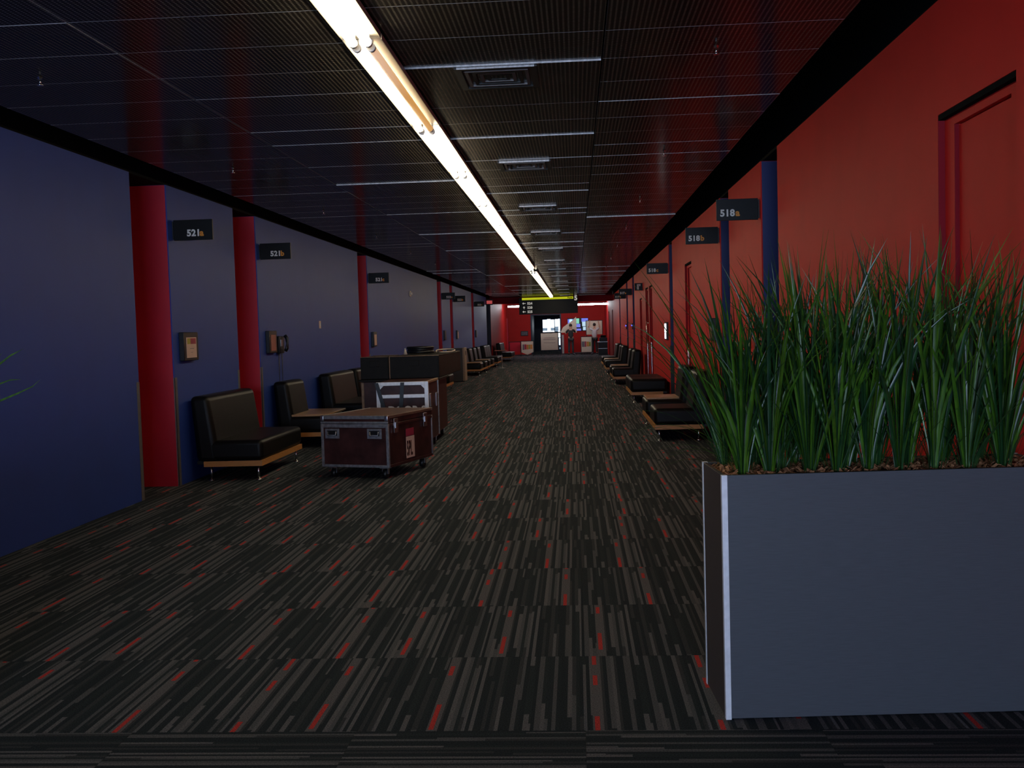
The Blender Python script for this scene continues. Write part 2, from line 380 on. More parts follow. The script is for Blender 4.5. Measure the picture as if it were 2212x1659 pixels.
for i, (y0, y1, z1) in enumerate(DOORS):
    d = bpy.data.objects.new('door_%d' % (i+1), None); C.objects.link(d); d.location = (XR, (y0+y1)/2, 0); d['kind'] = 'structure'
    hw = (y1-y0)/2
    b = MB(); b.box(.034, -hw, 0, .08, -hw+.13, z1); b.box(.034, hw-.13, 0, .08, hw, z1); b.box(.034, -hw+.13, z1-.07, .08, hw-.13, z1)
    b.build('door_frame', 'red_wall', parent=d)
    b = MB(); b.box(.056, -hw+.132, .01, .10, hw-.135, z1-.075, bev=.003, seg=1); b.build('door_leaf', 'red_wall', parent=d)
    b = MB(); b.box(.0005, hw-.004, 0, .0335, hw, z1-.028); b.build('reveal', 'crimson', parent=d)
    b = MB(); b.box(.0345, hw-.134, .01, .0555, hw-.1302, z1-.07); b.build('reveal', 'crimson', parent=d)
    b = MB(); b.box(.002, -hw, z1-.028, .033, hw, z1-.002); b.build('head_shade_strip', 'black', parent=d)  # black strip painting the shade under the door head
    b = MB(); b.box(.101, -hw-.01, 0, .5, hw+.01, z1+.01); b.build('backing', 'black', parent=d)
    b = MB(); b.cyl((.03, -hw+.24, 1.0), (.078, -hw+.24, 1.0), .012); b.cyl((.03, -hw+.235, 1.0), (.03, -hw+.36, 1.0), .011); b.build('lever_handle', 'steel', parent=d)
    if i in (1, 2, 3):
        b = MB(); b.box(.008, hw-.128, .02, .033, hw-.085, 1.12, bev=.004, seg=1); b.build('edge_guard', 'chrome', parent=d)
    if i == 3:
        b = MB(); b.cyl((-.03, -hw+.30, 1.08), (-.03, -hw+.30, 1.66), .016); b.cyl((-.03, -hw+.30, 1.14), (.078, -hw+.30, 1.14), .01); b.cyl((-.03, -hw+.30, 1.6), (.078, -hw+.30, 1.6), .01)
        b.build('pull_bar', 'chrome', parent=d)

# black plenum above walls and between wall top and ceiling edge
b = MB()
b.box(XL-.9, -8.2, ZW, XL-.02, 50.0, 3.75); b.box(XR+.02, -8.2, ZW, XR+.9, 63.7, 3.75)
b.build('trim_1', 'black', kind='structure')
cl = MB(); cl.box(-5.2, -8.4, 3.75, 2.9, 64.0, 3.85); ceiling = cl.build('ceiling', 'black', kind='structure')
# ceiling of perforated metal panels in four columns
COLS = [(-3.79, -2.495), (-2.485, -1.195), (-1.005, .195), (.205, 1.47)]
pitch = .575; y_first = 6.2 - 8*pitch
pm = []
for x0, x1 in COLS:
    b = MB(); wv = x1-x0; b.box(-wv/2, 0, 0, wv/2, pitch-.006, .016, mi=0)
    b.bm.faces.ensure_lookup_table()
    for f in b.bm.faces:
        f.normal_update()
        if f.normal.z > -.5: f.material_index = 1
    pm.append(b.mesh('ceiling_panel', 'perf', 'lip'))
SAG = {(2, 0): .016, (2, 4): .014, (2, 10): .009, (2, 13): .007, (2, 6): .004, (3, 2): .004, (3, 6): .003, (3, 15): .017, (1, 3): .003, (1, 4): .005, (1, 8): .016, (1, 13): .006, (0, -2): .003, (2, 14): .008, (2, 19): .01, (2, 22): .012, (2, 24): .008, (1, 18): .012, (1, 24): .01}
for c, (x0, x1) in enumerate(COLS):
    far = MB()
    for r in range(-12, 78):
        y = 6.2 + r*pitch; s = .62*SAG.get((c, r), .0018 if rnd.random() < .12 else 0)
        if y > 49.9 - pitch: break
        if -4 <= r < 32:
            o = link('ceiling_panel', pm[c], ceiling, ((x0+x1)/2, y, ZC-s)); o.rotation_euler = (s/pitch*.7, 0, 0)
        else:
            if r > 0 and rnd.random() < .14: s = .004 + rnd.random()*.007
            vs = far.box(x0, y, ZC-s, x1, y+pitch-.006, ZC-s+.016, mi=0)
            for f in {f for v in vs for f in v.link_faces}:
                f.normal_update()
                if f.normal.z > -.5: f.material_index = 1
    far.build('ceiling_panel_field', 'perf', 'lip', parent=ceiling, kind='stuff')
b = MB(); b.box(-5.2, 50.0, 2.815, XR-.001, 50.085, 3.75); b.build('trim_2', 'crimson', kind='structure')  # red header in shadow, its shade put into the darker red
b = MB(); b.box(-5.2, 50.085, 3.28, XR-.001, 63.7, 3.31); b.build('ceiling_far', 'black', kind='structure')

# ------------------------------------------------------------------ strip lights
ORD = 'first second third fourth fifth sixth seventh eighth ninth tenth eleventh twelfth thirteenth fourteenth fifteenth sixteenth seventeenth eighteenth nineteenth twentieth'.split()
tr = MB(); tr.box(-.105, 0, .036, .105, 2.295, .056); tr.box(-.105, 0, .026, -.10, 2.295, .036); tr.box(.10, 0, .026, .105, 2.295, .036)
tray_me = tr.mesh('tray', 'tray')
def tube_me(m):
    t = MB(); t.cyl((0, .05, 0), (0, 2.245, 0), .023, n=14); return t.mesh('lamp_tube', m)
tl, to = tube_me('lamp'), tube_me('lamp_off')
cp = MB(); cp.cyl((0, .02, 0), (0, .05, 0), .024, n=14); cp.box(-.012, .025, .02, .012, .045, .042); cap_me = cp.mesh('end_cap', 'alu')
ys = [3.125 + 2.315*k for k in range(10)] + [27.55 + 2.315*k for k in range(9)]
for i, y in enumerate(ys):
    if y + 2.3 > 49.2: break
    lab = 'lit twin tube strip light in the ceiling slot, %s from the near end' % ORD[i]
    if i == 1: lab = 'ceiling strip light with its unlit right tube given a painted amber glow, second from the near end'
    f = thing('strip_light', lab, 'ceiling light', (-1.085, y, ZC-.069), 0, 'strip lights along the ceiling slot')
    link('tray', tray_me, f)
    for k, x in enumerate((-.037, .040)):
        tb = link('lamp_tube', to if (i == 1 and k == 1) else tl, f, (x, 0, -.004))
        link('end_cap', cap_me, tb); link('end_cap', cap_me, tb, (0, 2.225, 0))
        if i == 1 and k == 1: tb['label'] = 'unlit tube with painted amber glow'

# ceiling vents and sprinklers
vb = MB()
for k in range(2): pass
vb.box(-.25, -.02, -.004, .25, .02, .012); vb.box(-.25, .48, -.004, .25, .52, .012); vb.box(-.25, .02, -.004, -.21, .48, .012); vb.box(.21, .02, -.004, .25, .48, .012)
vfr = vb.mesh('vent_frame', 'black_plastic')
vl = MB(); vl.box(-.235, -.024, -.006, .235, -.0205, .010); vlip = vl.mesh('front_lip', 'lip')
lv = []
for k in range(5):
    h = .195 - k*.042; b = MB(); z0, z1 = -.004+.003*k, .016+.003*k
    for (ax, ay, bx_, by) in ((-h, -h, h, -h+.02), (-h, h-.02, h, h), (-h, -h+.02, -h+.02, h-.02), (h-.02, -h+.02, h, h-.02)):
        b.box(ax, .25+ay, z0, bx_, .25+by, z1)
    lv.append(b.mesh('louvre', 'black_plastic' if k % 2 else 'guard'))
b = MB(); b.box(-.21, .02, .02, .21, .48, .03); vback = b.mesh('vent_back', 'black')
for i in range(13):
    y = 6.25 + 3.487*i
    if y > 49: break
    v = thing('ceiling_vent', 'square louvred ceiling vent beside the strip lights, %s from the near end' % ORD[i], 'vent', (-.44, y, ZC-.014), 0, 'square ceiling vents')
    link('vent_frame', vfr, v); link('front_lip', vlip, v)
    if i < 6:
        link('vent_back', vback, v)
        for l in lv: link('louvre', l, v)
sb = MB(); sb.cyl((0, 0, .03), (0, 0, -.012), .022, .012); sp_a = sb.mesh('escutcheon', 'chrome')
sb = MB(); sb.cyl((0, 0, -.012), (0, 0, -.045), .006); sb.cyl((0, 0, -.045), (0, 0, -.05), .018); sp_b = sb.mesh('sprinkler_head', 'chrome')
for i in range(12):
    for x, side in ((-3.16, 'blue'), (.85, 'red')):
        s = thing('sprinkler', 'small chrome ceiling sprinkler near the %s wall, %s from the near end' % (side, ORD[i]), 'sprinkler', (x, 6.03+3.46*i, ZC), 0, 'ceiling sprinklers')
        link('escutcheon', sp_a, s); link('sprinkler_head', sp_b, s)

# ------------------------------------------------------------------ far end
b = MB(); b.box(XL-.9, 63.7, 0, -2.73, 63.9, 3.27); b.box(-.89, 63.7, 0, XR+.9, 63.9, 3.27); b.box(-2.73, 63.7, 2.45, -.89, 63.9, 3.27)
wb = b.build('wall_back', 'red_wall', kind='structure')
b = MB(); b.box(-2.76, 63.66, 0, -2.68, 63.92, 2.47); b.box(-.94, 63.66, 0, -.86, 63.92, 2.47); b.box(-2.68, 63.66, 2.4, -.94, 63.92, 2.47); b.build('opening_frame', 'navy', parent=wb)
b = MB(); b.box(-.84, 63.66, 0, -.72, 63.699, 1.15); b.build('corner_guard', 'white', parent=wb)
b = MB(); b.box(-2.95, 63.9, 0, -2.85, 72.3, 2.7); b.box(-.78, 63.9, 0, -.68, 72.3, 2.7); b.box(-2.95, 63.9, 2.6, -.68, 72.3, 2.7); b.box(-2.85, 72.1, 0, -.78, 72.3, 2.6)
b.build('wall_vestibule', 'navy', kind='structure')
wn = bpy.data.objects.new('window_1', None); C.objects.link(wn); wn.location = (0, 72.05, 0); wn['kind'] = 'structure'
for x0, x1, z0, z1, m in ((-2.27, -1.98, 1.62, 2.2, 'daylight_far'), (-1.96, -1.72, 1.34, 2.24, 'daylight_far'), (-1.70, -1.46, 1.62, 2.2, 'daylight_far'), (-1.41, -1.20, 1.70, 2.22, 'daylight_far'), (-1.18, -1.02, 1.45, 2.26, 'daylight_far'),
                          (-2.27, -1.98, 1.45, 1.60, 'daylight_low'), (-1.70, -1.46, 1.45, 1.60, 'daylight_low'), (-1.41, -1.20, 1.5, 1.68, 'daylight_low'), (-2.27, -1.98, 1.34, 1.43, 'daylight_far'), (-1.70, -1.46, 1.34, 1.43, 'daylight_far'), (-1.41, -1.20, 1.36, 1.48, 'daylight_low'),
                          (-1.20, -1.02, .95, 1.42, 'daylight_far'), (-1.16, -1.02, .40, .90, 'daylight_far'), (-1.14, -1.02, .12, .24, 'daylight_low')):
    b = MB(); b.box(x0, -.012, z0, x1, 0, z1); b.build('window_pane', m, parent=wn)
b = MB(); b.box(-2.33, -.05, .0, -2.28, .04, 2.3); b.box(-1.455, -.05, .0, -1.415, .04, 2.3); b.box(-1.01, -.05, 0, -.95, .04, 2.3); b.box(-2.28, -.05, 1.25, -1.01, .04, 1.33); b.box(-2.28, -.05, 2.24, -1.01, .04, 2.3)
b.build('window_frame', 'navy', parent=wn)
# left side beyond the side passage
b = MB(); b.box(XL-.9, 50.1, 0, XL, 61.9, 3.27); wl2 = b.build('wall_left_far', 'red_wall', kind='structure')
b = MB(); b.box(XL-.86, 50.085, 0, XL-.004, 50.1, 3.27); b.build('jamb', 'navy', parent=wl2)
b = MB(); b.box(XL-.02, 61.6, 0, XL+.07, 61.92, 2.25); b.build('jamb', 'red_dark', parent=wl2)
b = MB(); b.box(-5.3, 47.5, 0, -5.2, 50.2, 3.3); b.build('wall_passage', 'navy', kind='structure')
# row of cool tubes along the far wall
for i, x0 in enumerate((-3.81, -2.40, -.99, .42)):
    f = thing('far_tube_light', 'white tube light before the far red wall, %s from the left' % ORD[i], 'ceiling light', (x0, 58.6, 2.88), 0, 'tube lights by the far wall')
    b = MB(); b.cyl((0, 0, 0), (1.405, 0, 0), .045, n=10); b.build('lamp_tube', 'lamp_cool', parent=f)
    b = MB(); b.box(0, -.05, .05, 1.405, .05, .09); b.box(.3, -.01, .09, .32, .01, .40); b.box(1.04, -.01, .09, 1.06, .01, .40); b.build('batten', 'black_plastic', parent=f)

# ------------------------------------------------------------------ room behind the photographer
b = MB(); b.box(-6.5, -8.4, 0, -3.9, -8.2, 3.75); b.box(1.7, -8.4, 0, 4.5, -8.2, 3.75); b.box(-3.9, -8.4, 2.75, 1.7, -8.2, 3.75); b.box(-3.9, -8.4, 0, 1.7, -8.2, .3)
b.build('wall_front', 'navy', kind='structure')
wn = bpy.data.objects.new('window_2', None); C.objects.link(wn); wn.location = (0, -8.3, 0); wn['kind'] = 'structure'
for k in range(4):
    x0 = -3.9+1.4*k
    b = MB(); b.box(x0+.03, -.01, .33, x0+1.37, .01, 2.72); b.build('window_pane', 'daylight', parent=wn)
    b = MB(); b.box(x0-.03, -.05, .3, x0+.03, .05, 2.75); b.build('mullion', 'alu_worn', parent=wn)

# ------------------------------------------------------------------ signs
def blade_sign(num, let, y, side, lab, dim=False):
    t = thing('room_sign', lab, 'sign', (XL if side < 0 else XR, y, 2.635), 0, 'room number signs along the corridor')
    sgn = 1 if side < 0 else -1
    b = MB(); x0, x1 = sorted((.012*sgn, .42*sgn)); b.box(x0, -.012, -.105, x1, .012, .105, bev=.002, seg=1); b.build('sign_panel', 'sign_black', parent=t)
    b = MB(); x0, x1 = sorted((0, .012*sgn)); b.box(x0, -.02, -.09, x1, .02, .09); b.build('wall_bracket', 'black_plastic', parent=t)
    if num:
        xs = .150 if side < 0 else -.385
        o, wd = text('room_number', num, .092, 'lettering', t, (xs, -.0135, -.062), (PI/2, 0, 0))
        text('room_letter', let, .092, 'amber', t, (xs+wd+.008, -.0135, -.062), (PI/2, 0, 0))[0]['label'] = 'amber room letter'
blade_sign('521', 'a', 10.40, -1, 'black wall sign reading 521a beside the nearest red entrance')
blade_sign('521', 'b', 13.30, -1, 'black wall sign reading 521b beside the second red entrance')
blade_sign('521', 'c', 20.40, -1, 'black wall sign reading 521c beside the third red entrance')
blade_sign('522', 'a', 31.70, -1, 'small black sign beside the fourth red entrance on the blue wall')
blade_sign('522', 'b', 34.70, -1, 'small black sign beside the fifth red entrance on the blue wall')
blade_sign('522', 'c', 41.90, -1, 'farthest small black sign on the blue wall')
blade_sign('518', 'a', 10.35, 1, 'black wall sign reading 518a beside the nearest blue jamb')
blade_sign('518', 'b', 13.20, 1, 'black wall sign reading 518b beside the second blue jamb')
blade_sign('518', 'c', 20.30, 1, 'black wall sign reading 518c beside the third blue jamb')
blade_sign('517', 'a', 33.10, 1, 'small black sign beside the fourth blue jamb on the red wall')
blade_sign('517', 'b', 37.00, 1, 'farthest small black sign on the red wall')
t = thing('pictogram_sign', 'square black sign with white door mark on the red wall', 'sign', (XR, 28.0, 2.59))
b = MB(); b.box(-.21, -.012, -.10, 0, .012, .10); b.build('sign_panel', 'sign_black', parent=t)
b = MB(); b.box(-.15, -.016, -.075, -.10, -.012, .055); b.box(-.15, -.016, .045, -.05, -.012, .07); b.box(-.085, -.016, .015, -.06, -.012, .045); b.build('pictogram', 'lettering', parent=t)
# hanging direction sign
t = thing('direction_sign', 'wide black hanging direction sign with glowing lime top strip', 'sign', (-1.25, 49.3, 2.26))
b = MB(); b.box(-1.42, -.03, 0, 1.40, .06, .80, bev=.006, seg=1); b.build('sign_panel', 'sign_black', parent=t)
b = MB(); b.box(-1.27, -.045, .69, 1.19, -.03, .80); b.build('lime_strip', 'lime', parent=t)
b = MB(); b.cyl((-1.1, .015, .8), (-1.1, .015, 1.5), .012); b.cyl((1.1, .015, .8), (1.1, .015, 1.5), .012); b.build('hanger', 'black_plastic', parent=t)
text('strip_word', 'Foyer', .10, 'black', t, (.92, -.047, .715), (PI/2, 0, 0), depth=.0008)
text('level_number', '5', .30, 'lit_lettering', t, (1.24, -.034, .62), (PI/2, 0, 0))
for k, (ar, nm) in enumerate((('l', '524'), ('u', '520'), ('l', '525'))):
    z = .475 - .20*k
    text('room_number', nm, .155, 'lit_lettering', t, (-1.02, -.034, z), (PI/2, 0, 0))
    a = MB()
    if ar == 'l': a.box(-1.22, -.036, z+.04, -1.10, -.031, z+.07); a.prism([(-1.26, z+.055), (-1.20, z+.115), (-1.20, z-.005)], 1, -.036, -.031)
    else: a.box(-1.195, -.036, z-.01, -1.165, -.031, z+.07); a.prism([(-1.18, z+.12), (-1.12, z+.06), (-1.24, z+.06)], 1, -.036, -.031)
    a.build('arrow', 'lit_lettering', parent=t)
t = thing('exit_sign', 'glowing red exit sign over the end of the blue wall', 'sign', (-3.95, 47.6, 2.86))
b = MB(); b.box(-.17, -.04, -.13, .16, .02, .13); b.build('housing', 'black_plastic', parent=t)
b = MB(); b.box(-.13, -.05, -.08, .13, -.04, .07); b.build('lit_face', 'exit', parent=t)

# ------------------------------------------------------------------ wall fittings
def poster_box(y, z, lab, side=-1, h=.30, ln=.34, card='paper', art=True, sheet=True):
    t = thing('poster_holder', lab, 'poster holder', (XL if side < 0 else XR, y, z), 0 if side < 0 else PI, 'notice holders beside the entrances')
    b = MB(); b.box(0, -ln/2, -h/2, .055, ln/2, h/2, bev=.006, seg=1); b.build('case', 'black_plastic', parent=t)
    if sheet:
        b = MB(); b.box(.055, -ln/2+.06, -h/2+.03, .058, ln/2-.06, h/2-.055); b.build('sheet', card, parent=t)
    if art:
        b = MB(); b.box(.058, -ln/2+.08, h/2-.125, .0592, -.03, h/2-.065); b.build('printed_block', 'print_lime', parent=t)
        b = MB(); b.box(.058, -.028, h/2-.125, .0592, ln/2-.08, h/2-.065); b.build('printed_block', 'print_crimson', parent=t)
        b = MB(); b.box(.058, -.05, h/2-.175, .0592, .06, h/2-.17); b.box(.058, -.03, h/2-.215, .0592, .03, h/2-.211); b.build('printed_line', 'print_slate', parent=t)
    return t
poster_box(10.62, 1.435, 'black notice holder with a colour-topped white sheet below the 521a sign', ln=.40)
poster_box(13.58, 1.445, 'black notice holder with a plain pink card beside the wall telephone', card='pink_card', art=False)
poster_box(20.65, 1.41, 'notice holder with a pale pink sheet by the third red entrance', card='paper', art=False)
poster_box(32.0, 1.42, 'dark notice holder by the fourth red entrance on the blue wall', art=False, sheet=False)
poster_box(35.4, 1.42, 'notice holder with a pale sheet by the fifth red entrance', art=False)
poster_box(42.2, 1.42, 'dark notice holder by the sixth red entrance on the blue wall', art=False, sheet=False)
poster_box(13.75, 1.44, 'black notice holder on the red wall behind the grass tips', 1, card='pink_card', art=False)
g = thing('glare_holder', 'notice holder with painted white glare on the red wall by the third blue jamb', 'display', (XR, 20.75, 1.40), PI)  # notice holder whose window reflection is painted as a glowing patch
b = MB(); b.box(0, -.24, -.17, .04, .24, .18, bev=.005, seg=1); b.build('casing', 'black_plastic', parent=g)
b = MB(); b.box(.04, -.21, -.02, .043, .21, .155); b.box(.04, -.19, -.15, .043, .15, -.03); b.build('screen', 'glare', parent=g)
for y, lab in ((32.9, 'small reader with a glowing blue light on the fourth blue jamb'), (36.8, 'small reader with a glowing blue light on the fifth blue jamb')):
    t = thing('card_reader', lab, 'card reader', (XR-.001, y+.12, 1.53))
    b = MB(); b.box(-.03, -.05, -.1, 0, .05, .1, bev=.004, seg=1); b.build('casing', 'black_plastic', parent=t)
    b = MB(); b.sphere((-.035, -.04, .03), .026, n=8); b.build('led', 'led', parent=t)
# telephone
t = thing('wall_telephone', 'black wall telephone with hanging cords on the blue wall', 'telephone', (XL, 13.98, 1.42))
b = MB(); b.box(0, -.12, -.14, .06, .10, .10, bev=.015); b.build('phone_body', 'black_plastic', parent=t)
b = MB(); b.tube([(.085, .05, -.11), (.11, .05, -.07), (.115, .05, 0), (.11, .05, .07), (.085, .05, .11)], [.024, .026, .017, .026, .024], 8); b.build('handset', 'black_plastic', parent=t)
b = MB(); b.box(.06, -.08, -.04, .064, .0, .05); b.build('keypad', 'steel', parent=t)
for dy in (-.05, .10):
    b = MB(); b.tube([(.02, dy, -.13), (.015, dy+.01, -.4), (.012, dy+.005, -.75), (.012, dy, -1.05)], .006, 6); b.build('cord', 'black_plastic', parent=t)
t = thing('wall_switch', 'small pale switch plate on the blue wall beyond the telephone', 'switch', (XL, 16.33, 1.69))
b = MB(); b.box(0, -.05, -.06, .012, .05, .06, bev=.003, seg=1); b.build('plate', 'paper', parent=t); b = MB(); b.box(.012, -.012, -.03, .018, .012, .03); b.build('rocker', 'white', parent=t)
t = thing('wall_strobe', 'small pale alarm strobe high on the blue wall', 'alarm', (XL, 25.5, 2.50))
b = MB(); b.box(0, -.09, -.07, .03, .09, .07, bev=.005, seg=1); b.build('plate', 'cream', parent=t); b = MB(); b.box(.03, -.05, -.03, .06, .05, .03); b.build('lens', 'white', parent=t)

# ------------------------------------------------------------------ lounge seating
def cushion(x0, y0, z0, x1, y1, z1, bev=.06): 
    b = MB(); b.box(x0, y0, z0, x1, y1, z1, bev=bev, seg=4); return b
leg_b = MB(); leg_b.cyl((0, 0, .012), (0, 0, .165), .013, n=10); leg_me = leg_b.mesh('leg', 'chrome')
ft_b = MB(); ft_b.cyl((0, 0, 0), (0, 0, .014), .032, .024, n=12); foot_me = ft_b.mesh('foot', 'chrome')
seatcache = {}
def bench(lab, x, y, side, segs, xf=0.0):
    """segs: list of (kind, length); back at local x 0, front at x .76"""
    L = sum(s[1] for s in segs)
    t = thing('lounge_bench', lab, 'bench', (x, y if side < 0 else y+L, 0), 0 if side < 0 else PI, 'black lounge seating along the walls')
    b = MB(); b.box(.13, .0, .155, .76, .022, .212); b.box(.13, L-.022, .155, .76, L, .212); b.box(.738, .022, .155, .76, L-.022, .212); b.box(.13, .022, .155, .152, L-.022, .212)
    b.build('base_rail', 'wood', parent=t)
    b = MB(); b.box(.05, .03, .18, .735, L-.03, .215); b.build('underframe', 'black_plastic', parent=t)
    for lx in (.19, .70):
        for ly in (.06, L-.06):
            l = link('leg', leg_me, t, (lx, ly, 0)); link('foot', foot_me, l)
    yy = 0; order = segs if side < 0 else segs[::-1]
    for kind, ln in order:
        if kind in 'sd':
            key = ('s', round(ln, 3))
            if key not in seatcache:
                seatcache[key] = cushion(.06, .008, .212, .765, ln-.008, .43, .05).mesh('seat_cushion', 'leather')
            link('seat_cushion', seatcache[key], t, (0, yy, 0))
            n = 2 if kind == 'd' else 1
            for k in range(n):
                bl = ln/n; key = ('b', round(bl, 3))
                if key not in seatcache:
                    b = cushion(.0, .006, .20, .20, bl-.006, .905, .055)
                    for v in b.bm.verts:
                        tz = (v.co.z-.2)/.705; v.co.x += (.05+.05*(v.co.x/.2))*(1-tz)
                    seatcache[key] = b.mesh('backrest', 'leather')
                link('backrest', seatcache[key], t, (0, yy+k*bl, 0))
        elif kind == 'o':
            n = 2
            for k in range(n):
                link('seat_cushion', cushion(.04, .008, .212, .765, ln/n-.008, .47, .06).mesh('seat_cushion', 'leather'), t, (0, yy+k*ln/n, 0))
        else:
            b = MB(); b.box(.16, .02, .425, .74, ln-.02, .455, bev=.008); b.build('tabletop', 'tabletop', parent=t)
            b = MB(); b.box(.30, .12, .20, .60, ln-.12, .425); b.build('table_pedestal', 'black_plastic', parent=t)
        yy += ln
    return t
bench('nearest black lounge seat against the blue wall, left of the brown road case', -4.09, 10.54, -1, [('s', 1.58)])
bench('black lounge seat with pale side table behind the brown road case', -4.09, 13.52, -1, [('s', .88), ('t', 1.12)])
bench('wide black lounge seat left of the stacked black crates', -4.09, 15.95, -1, [('s', 1.75)])
bench('black lounge seat mostly hidden behind the stacked black crates', -4.09, 17.95, -1, [('s', .85)])
bench('black lounge seat in front of the waste bin', -3.98, 23.9, -1, [('s', .95), ('t', .9), ('s', .95)])
bench('black lounge seats just beyond the waste bin', -4.02, 34.85, -1, [('s', .95), ('t', .8), ('s', .95)])
bench('second group of black lounge seats beyond the waste bin', -4.02, 38.2, -1, [('s', .9), ('t', .7), ('s', .95)])
bench('third group of black lounge seats beyond the waste bin', -4.02, 42.6, -1, [('s', .95), ('s', .95), ('s', .95)])
bench('farthest black lounge seats along the blue wall', -3.95, 50.6, -1, [('s', .95), ('s', .95), ('s', .95)])
bench('nearest black lounge seats on the red wall with table between', 1.765, 13.38, 1, [('s', .88), ('t', .74), ('s', .88)])
bench('backless black lounge bench on the red wall', 1.835, 20.35, 1, [('o', 2.15)])
bench('black lounge seats beyond the backless bench', 1.72, 26.95, 1, [('s', .9), ('t', .8), ('s', .9)])
bench('third group of black lounge seats along the red wall', 1.72, 33.4, 1, [('s', .9), ('t', .6), ('s', .9)])
bench('farthest black lounge seats along the red wall', 1.74, 38.1, 1, [('s', .95), ('s', .95)])
t = thing('side_table', 'thin tall side table among the far seats by the blue wall', 'table', (-3.0, 41.3, 0))
b = MB(); b.box(-.27, -.25, .70, .22, .25, .725, bev=.004, seg=1); b.build('tabletop', 'pink_card', parent=t)
b = MB(); b.cyl((0, 0, .015), (0, 0, .70), .02); b.build('post', 'steel', parent=t); b = MB(); b.cyl((0, 0, 0), (0, 0, .015), .17, n=16); b.build('base', 'steel', parent=t)

# ------------------------------------------------------------------ road cases
def caster(parent, x, y, h=.115):
    b = MB(); b.box(-.05, -.04, h-.012, .05, .04, h); b.box(-.035, -.018, .045, -.028, .018, h-.012); b.box(.028, -.018, .045, .035, .018, h-.012)
    f = b.build('caster', 'steel', parent=parent, loc=(x, y, 0))
    b = MB(); b.cyl((-.022, 0, .045), (.022, 0, .045), .045, n=16); b.build('wheel', 'black_plastic', parent=f)
# front case: local origin front-right corner on the floor, x to the left negative
t = thing('road_case', 'brown road case with grey metal edges and red-white sticker in front', 'case', (-1.955, 10.42, 0), math.radians(-17))
W_, D_, H0, H1 = .80, 1.09, .118, .66
b = MB(); b.box(-W_+.008, .008, H0, -.008, D_-.008, .575); b.build('case_body', 'case_brown', parent=t)
b = MB(); b.box(-W_+.008, .008, .583, -.008, D_-.008, H1-.006); lid = b.build('lid', 'case_brown', parent=t)
b = MB(); b.box(-W_+.03, .03, H1-.006, -.03, D_-.03, H1-.002); b.build('lid_top', 'case_top', parent=lid)
def edge(pa, name, x0, y0, z0, x1, y1, z1, m='alu_worn'):
    b = MB(); b.box(x0, y0, z0, x1, y1, z1, bev=.003, seg=1); return b.build(name, m, parent=pa)
for x in (-W_, -.03): edge(t, 'corner_edge', x, 0, H0, x+.03, .03, .575)
edge(t, 'corner_edge', -.03, D_-.03, H0, 0, D_, .575); edge(t, 'corner_edge', -W_, D_-.03, H0, -W_+.03, D_, .575)
edge(t, 'bottom_edge', -W_+.03, 0, H0, -.03, .028, H0+.028); edge(t, 'bottom_edge', -.02, .03, H0, 0, D_-.03, H0+.028, 'case_brown')
edge(t, 'closure_band', -W_+.03, -.002, .535, -.03, .02, .574); edge(t, 'closure_band', -.018, .03, .545, .002, D_-.03, .574, 'case_brown')
edge(lid, 'lid_edge', -W_, -.002, .625, 0, .03, H1); edge(lid, 'lid_edge', -W_, -.002, .578, 0, .02, .600); edge(lid, 'lid_edge', -.028, .03, .630, .001, D_-.03, H1, 'case_top'); edge(lid, 'lid_edge', -W_, .03, .63, -W_+.028, D_-.03, H1)
edge(lid, 'lid_edge', -W_, D_-.03, .63, 0, D_, H1)
for x in (-W_-.003, -.042): 
    b = MB(); b.box(x, -.006, .60, x+.045, .04, H1+.003, bev=.01); b.build('ball_corner', 'steel', parent=t)
for x in (-.66, -.16):
    b = MB(); b.box(x-.085, -.006, .42, x+.085, .001, .525, bev=.003, seg=1); hp = b.build('handle_plate', 'alu_worn', parent=t)
    b = MB(); b.box(x-.06, -.0075, .45, x+.06, -.006, .505); b.build('handle_recess', 'black_plastic', parent=hp)
    b = MB(); b.tube([(x-.05, -.012, .495), (x-.045, -.016, .455), (x+.045, -.016, .455), (x+.05, -.012, .495)], .007, 8); b.build('handle_grip', 'steel', parent=hp)
for y in (.17, .88):
    b = MB(); b.box(0, y-.045, .47, .010, y+.045, .62, bev=.003, seg=1); b.box(.01, y-.02, .52, .016, y+.02, .58); b.build('butterfly_latch', 'steel', parent=t)
st = MB(); st.box(.0005, .40, .17, .003, .60, .40); st = st.build('sticker', 'paper', parent=t)
b = MB(); b.box(.0005, .40, .405, .003, .59, .485); b.build('sticker_top', 'print_crimson', parent=t)
text('sticker_lettering', '5PL', .095, 'case_brown', st, (.0036, .412, .20), (PI/2, 0, PI/2), bold=.03)[0].scale = (.9, 2.3, 1)
for x, y in ((-.70, .09), (-.09, .09), (-.70, .98), (-.09, .98)): caster(t, x, y)
# upright silver-framed case
t = thing('road_case', 'upright brown road case with bright silver frame behind the front case', 'case', (-2.22, 12.9, 0))
b = MB(); b.box(-.32, .006, .12, .32, 1.0, .885); b.build('case_body', 'case_brown', parent=t)
for x in (-.335, .285): edge(t, 'frame_post', x, -.004, .12, x+.05, .03, .89, 'alu')
for z in (.845, .685, .12): edge(t, 'frame_rail', -.285, -.004, z, .285, .02, z+.045, 'alu')
b = MB(); b.prism([(.285, .845), (.285, .80), (.24, .845)], 1, -.004, .015); b.prism([(-.285, .845), (-.24, .845), (-.285, .80)], 1, -.004, .015); b.build('gusset', 'alu', parent=t)
edge(t, 'top_edge', .29, .03, .86, .33, 1.0, .89, 'edge_pale'); edge(t, 'corner_edge', .30, .97, .12, .335, 1.004, .86, 'alu_worn')
text('stencilled_word', 'DOOR 9', .125, 'lettering', t, (-.19, .0045, .492), (PI/2, 0, 0))
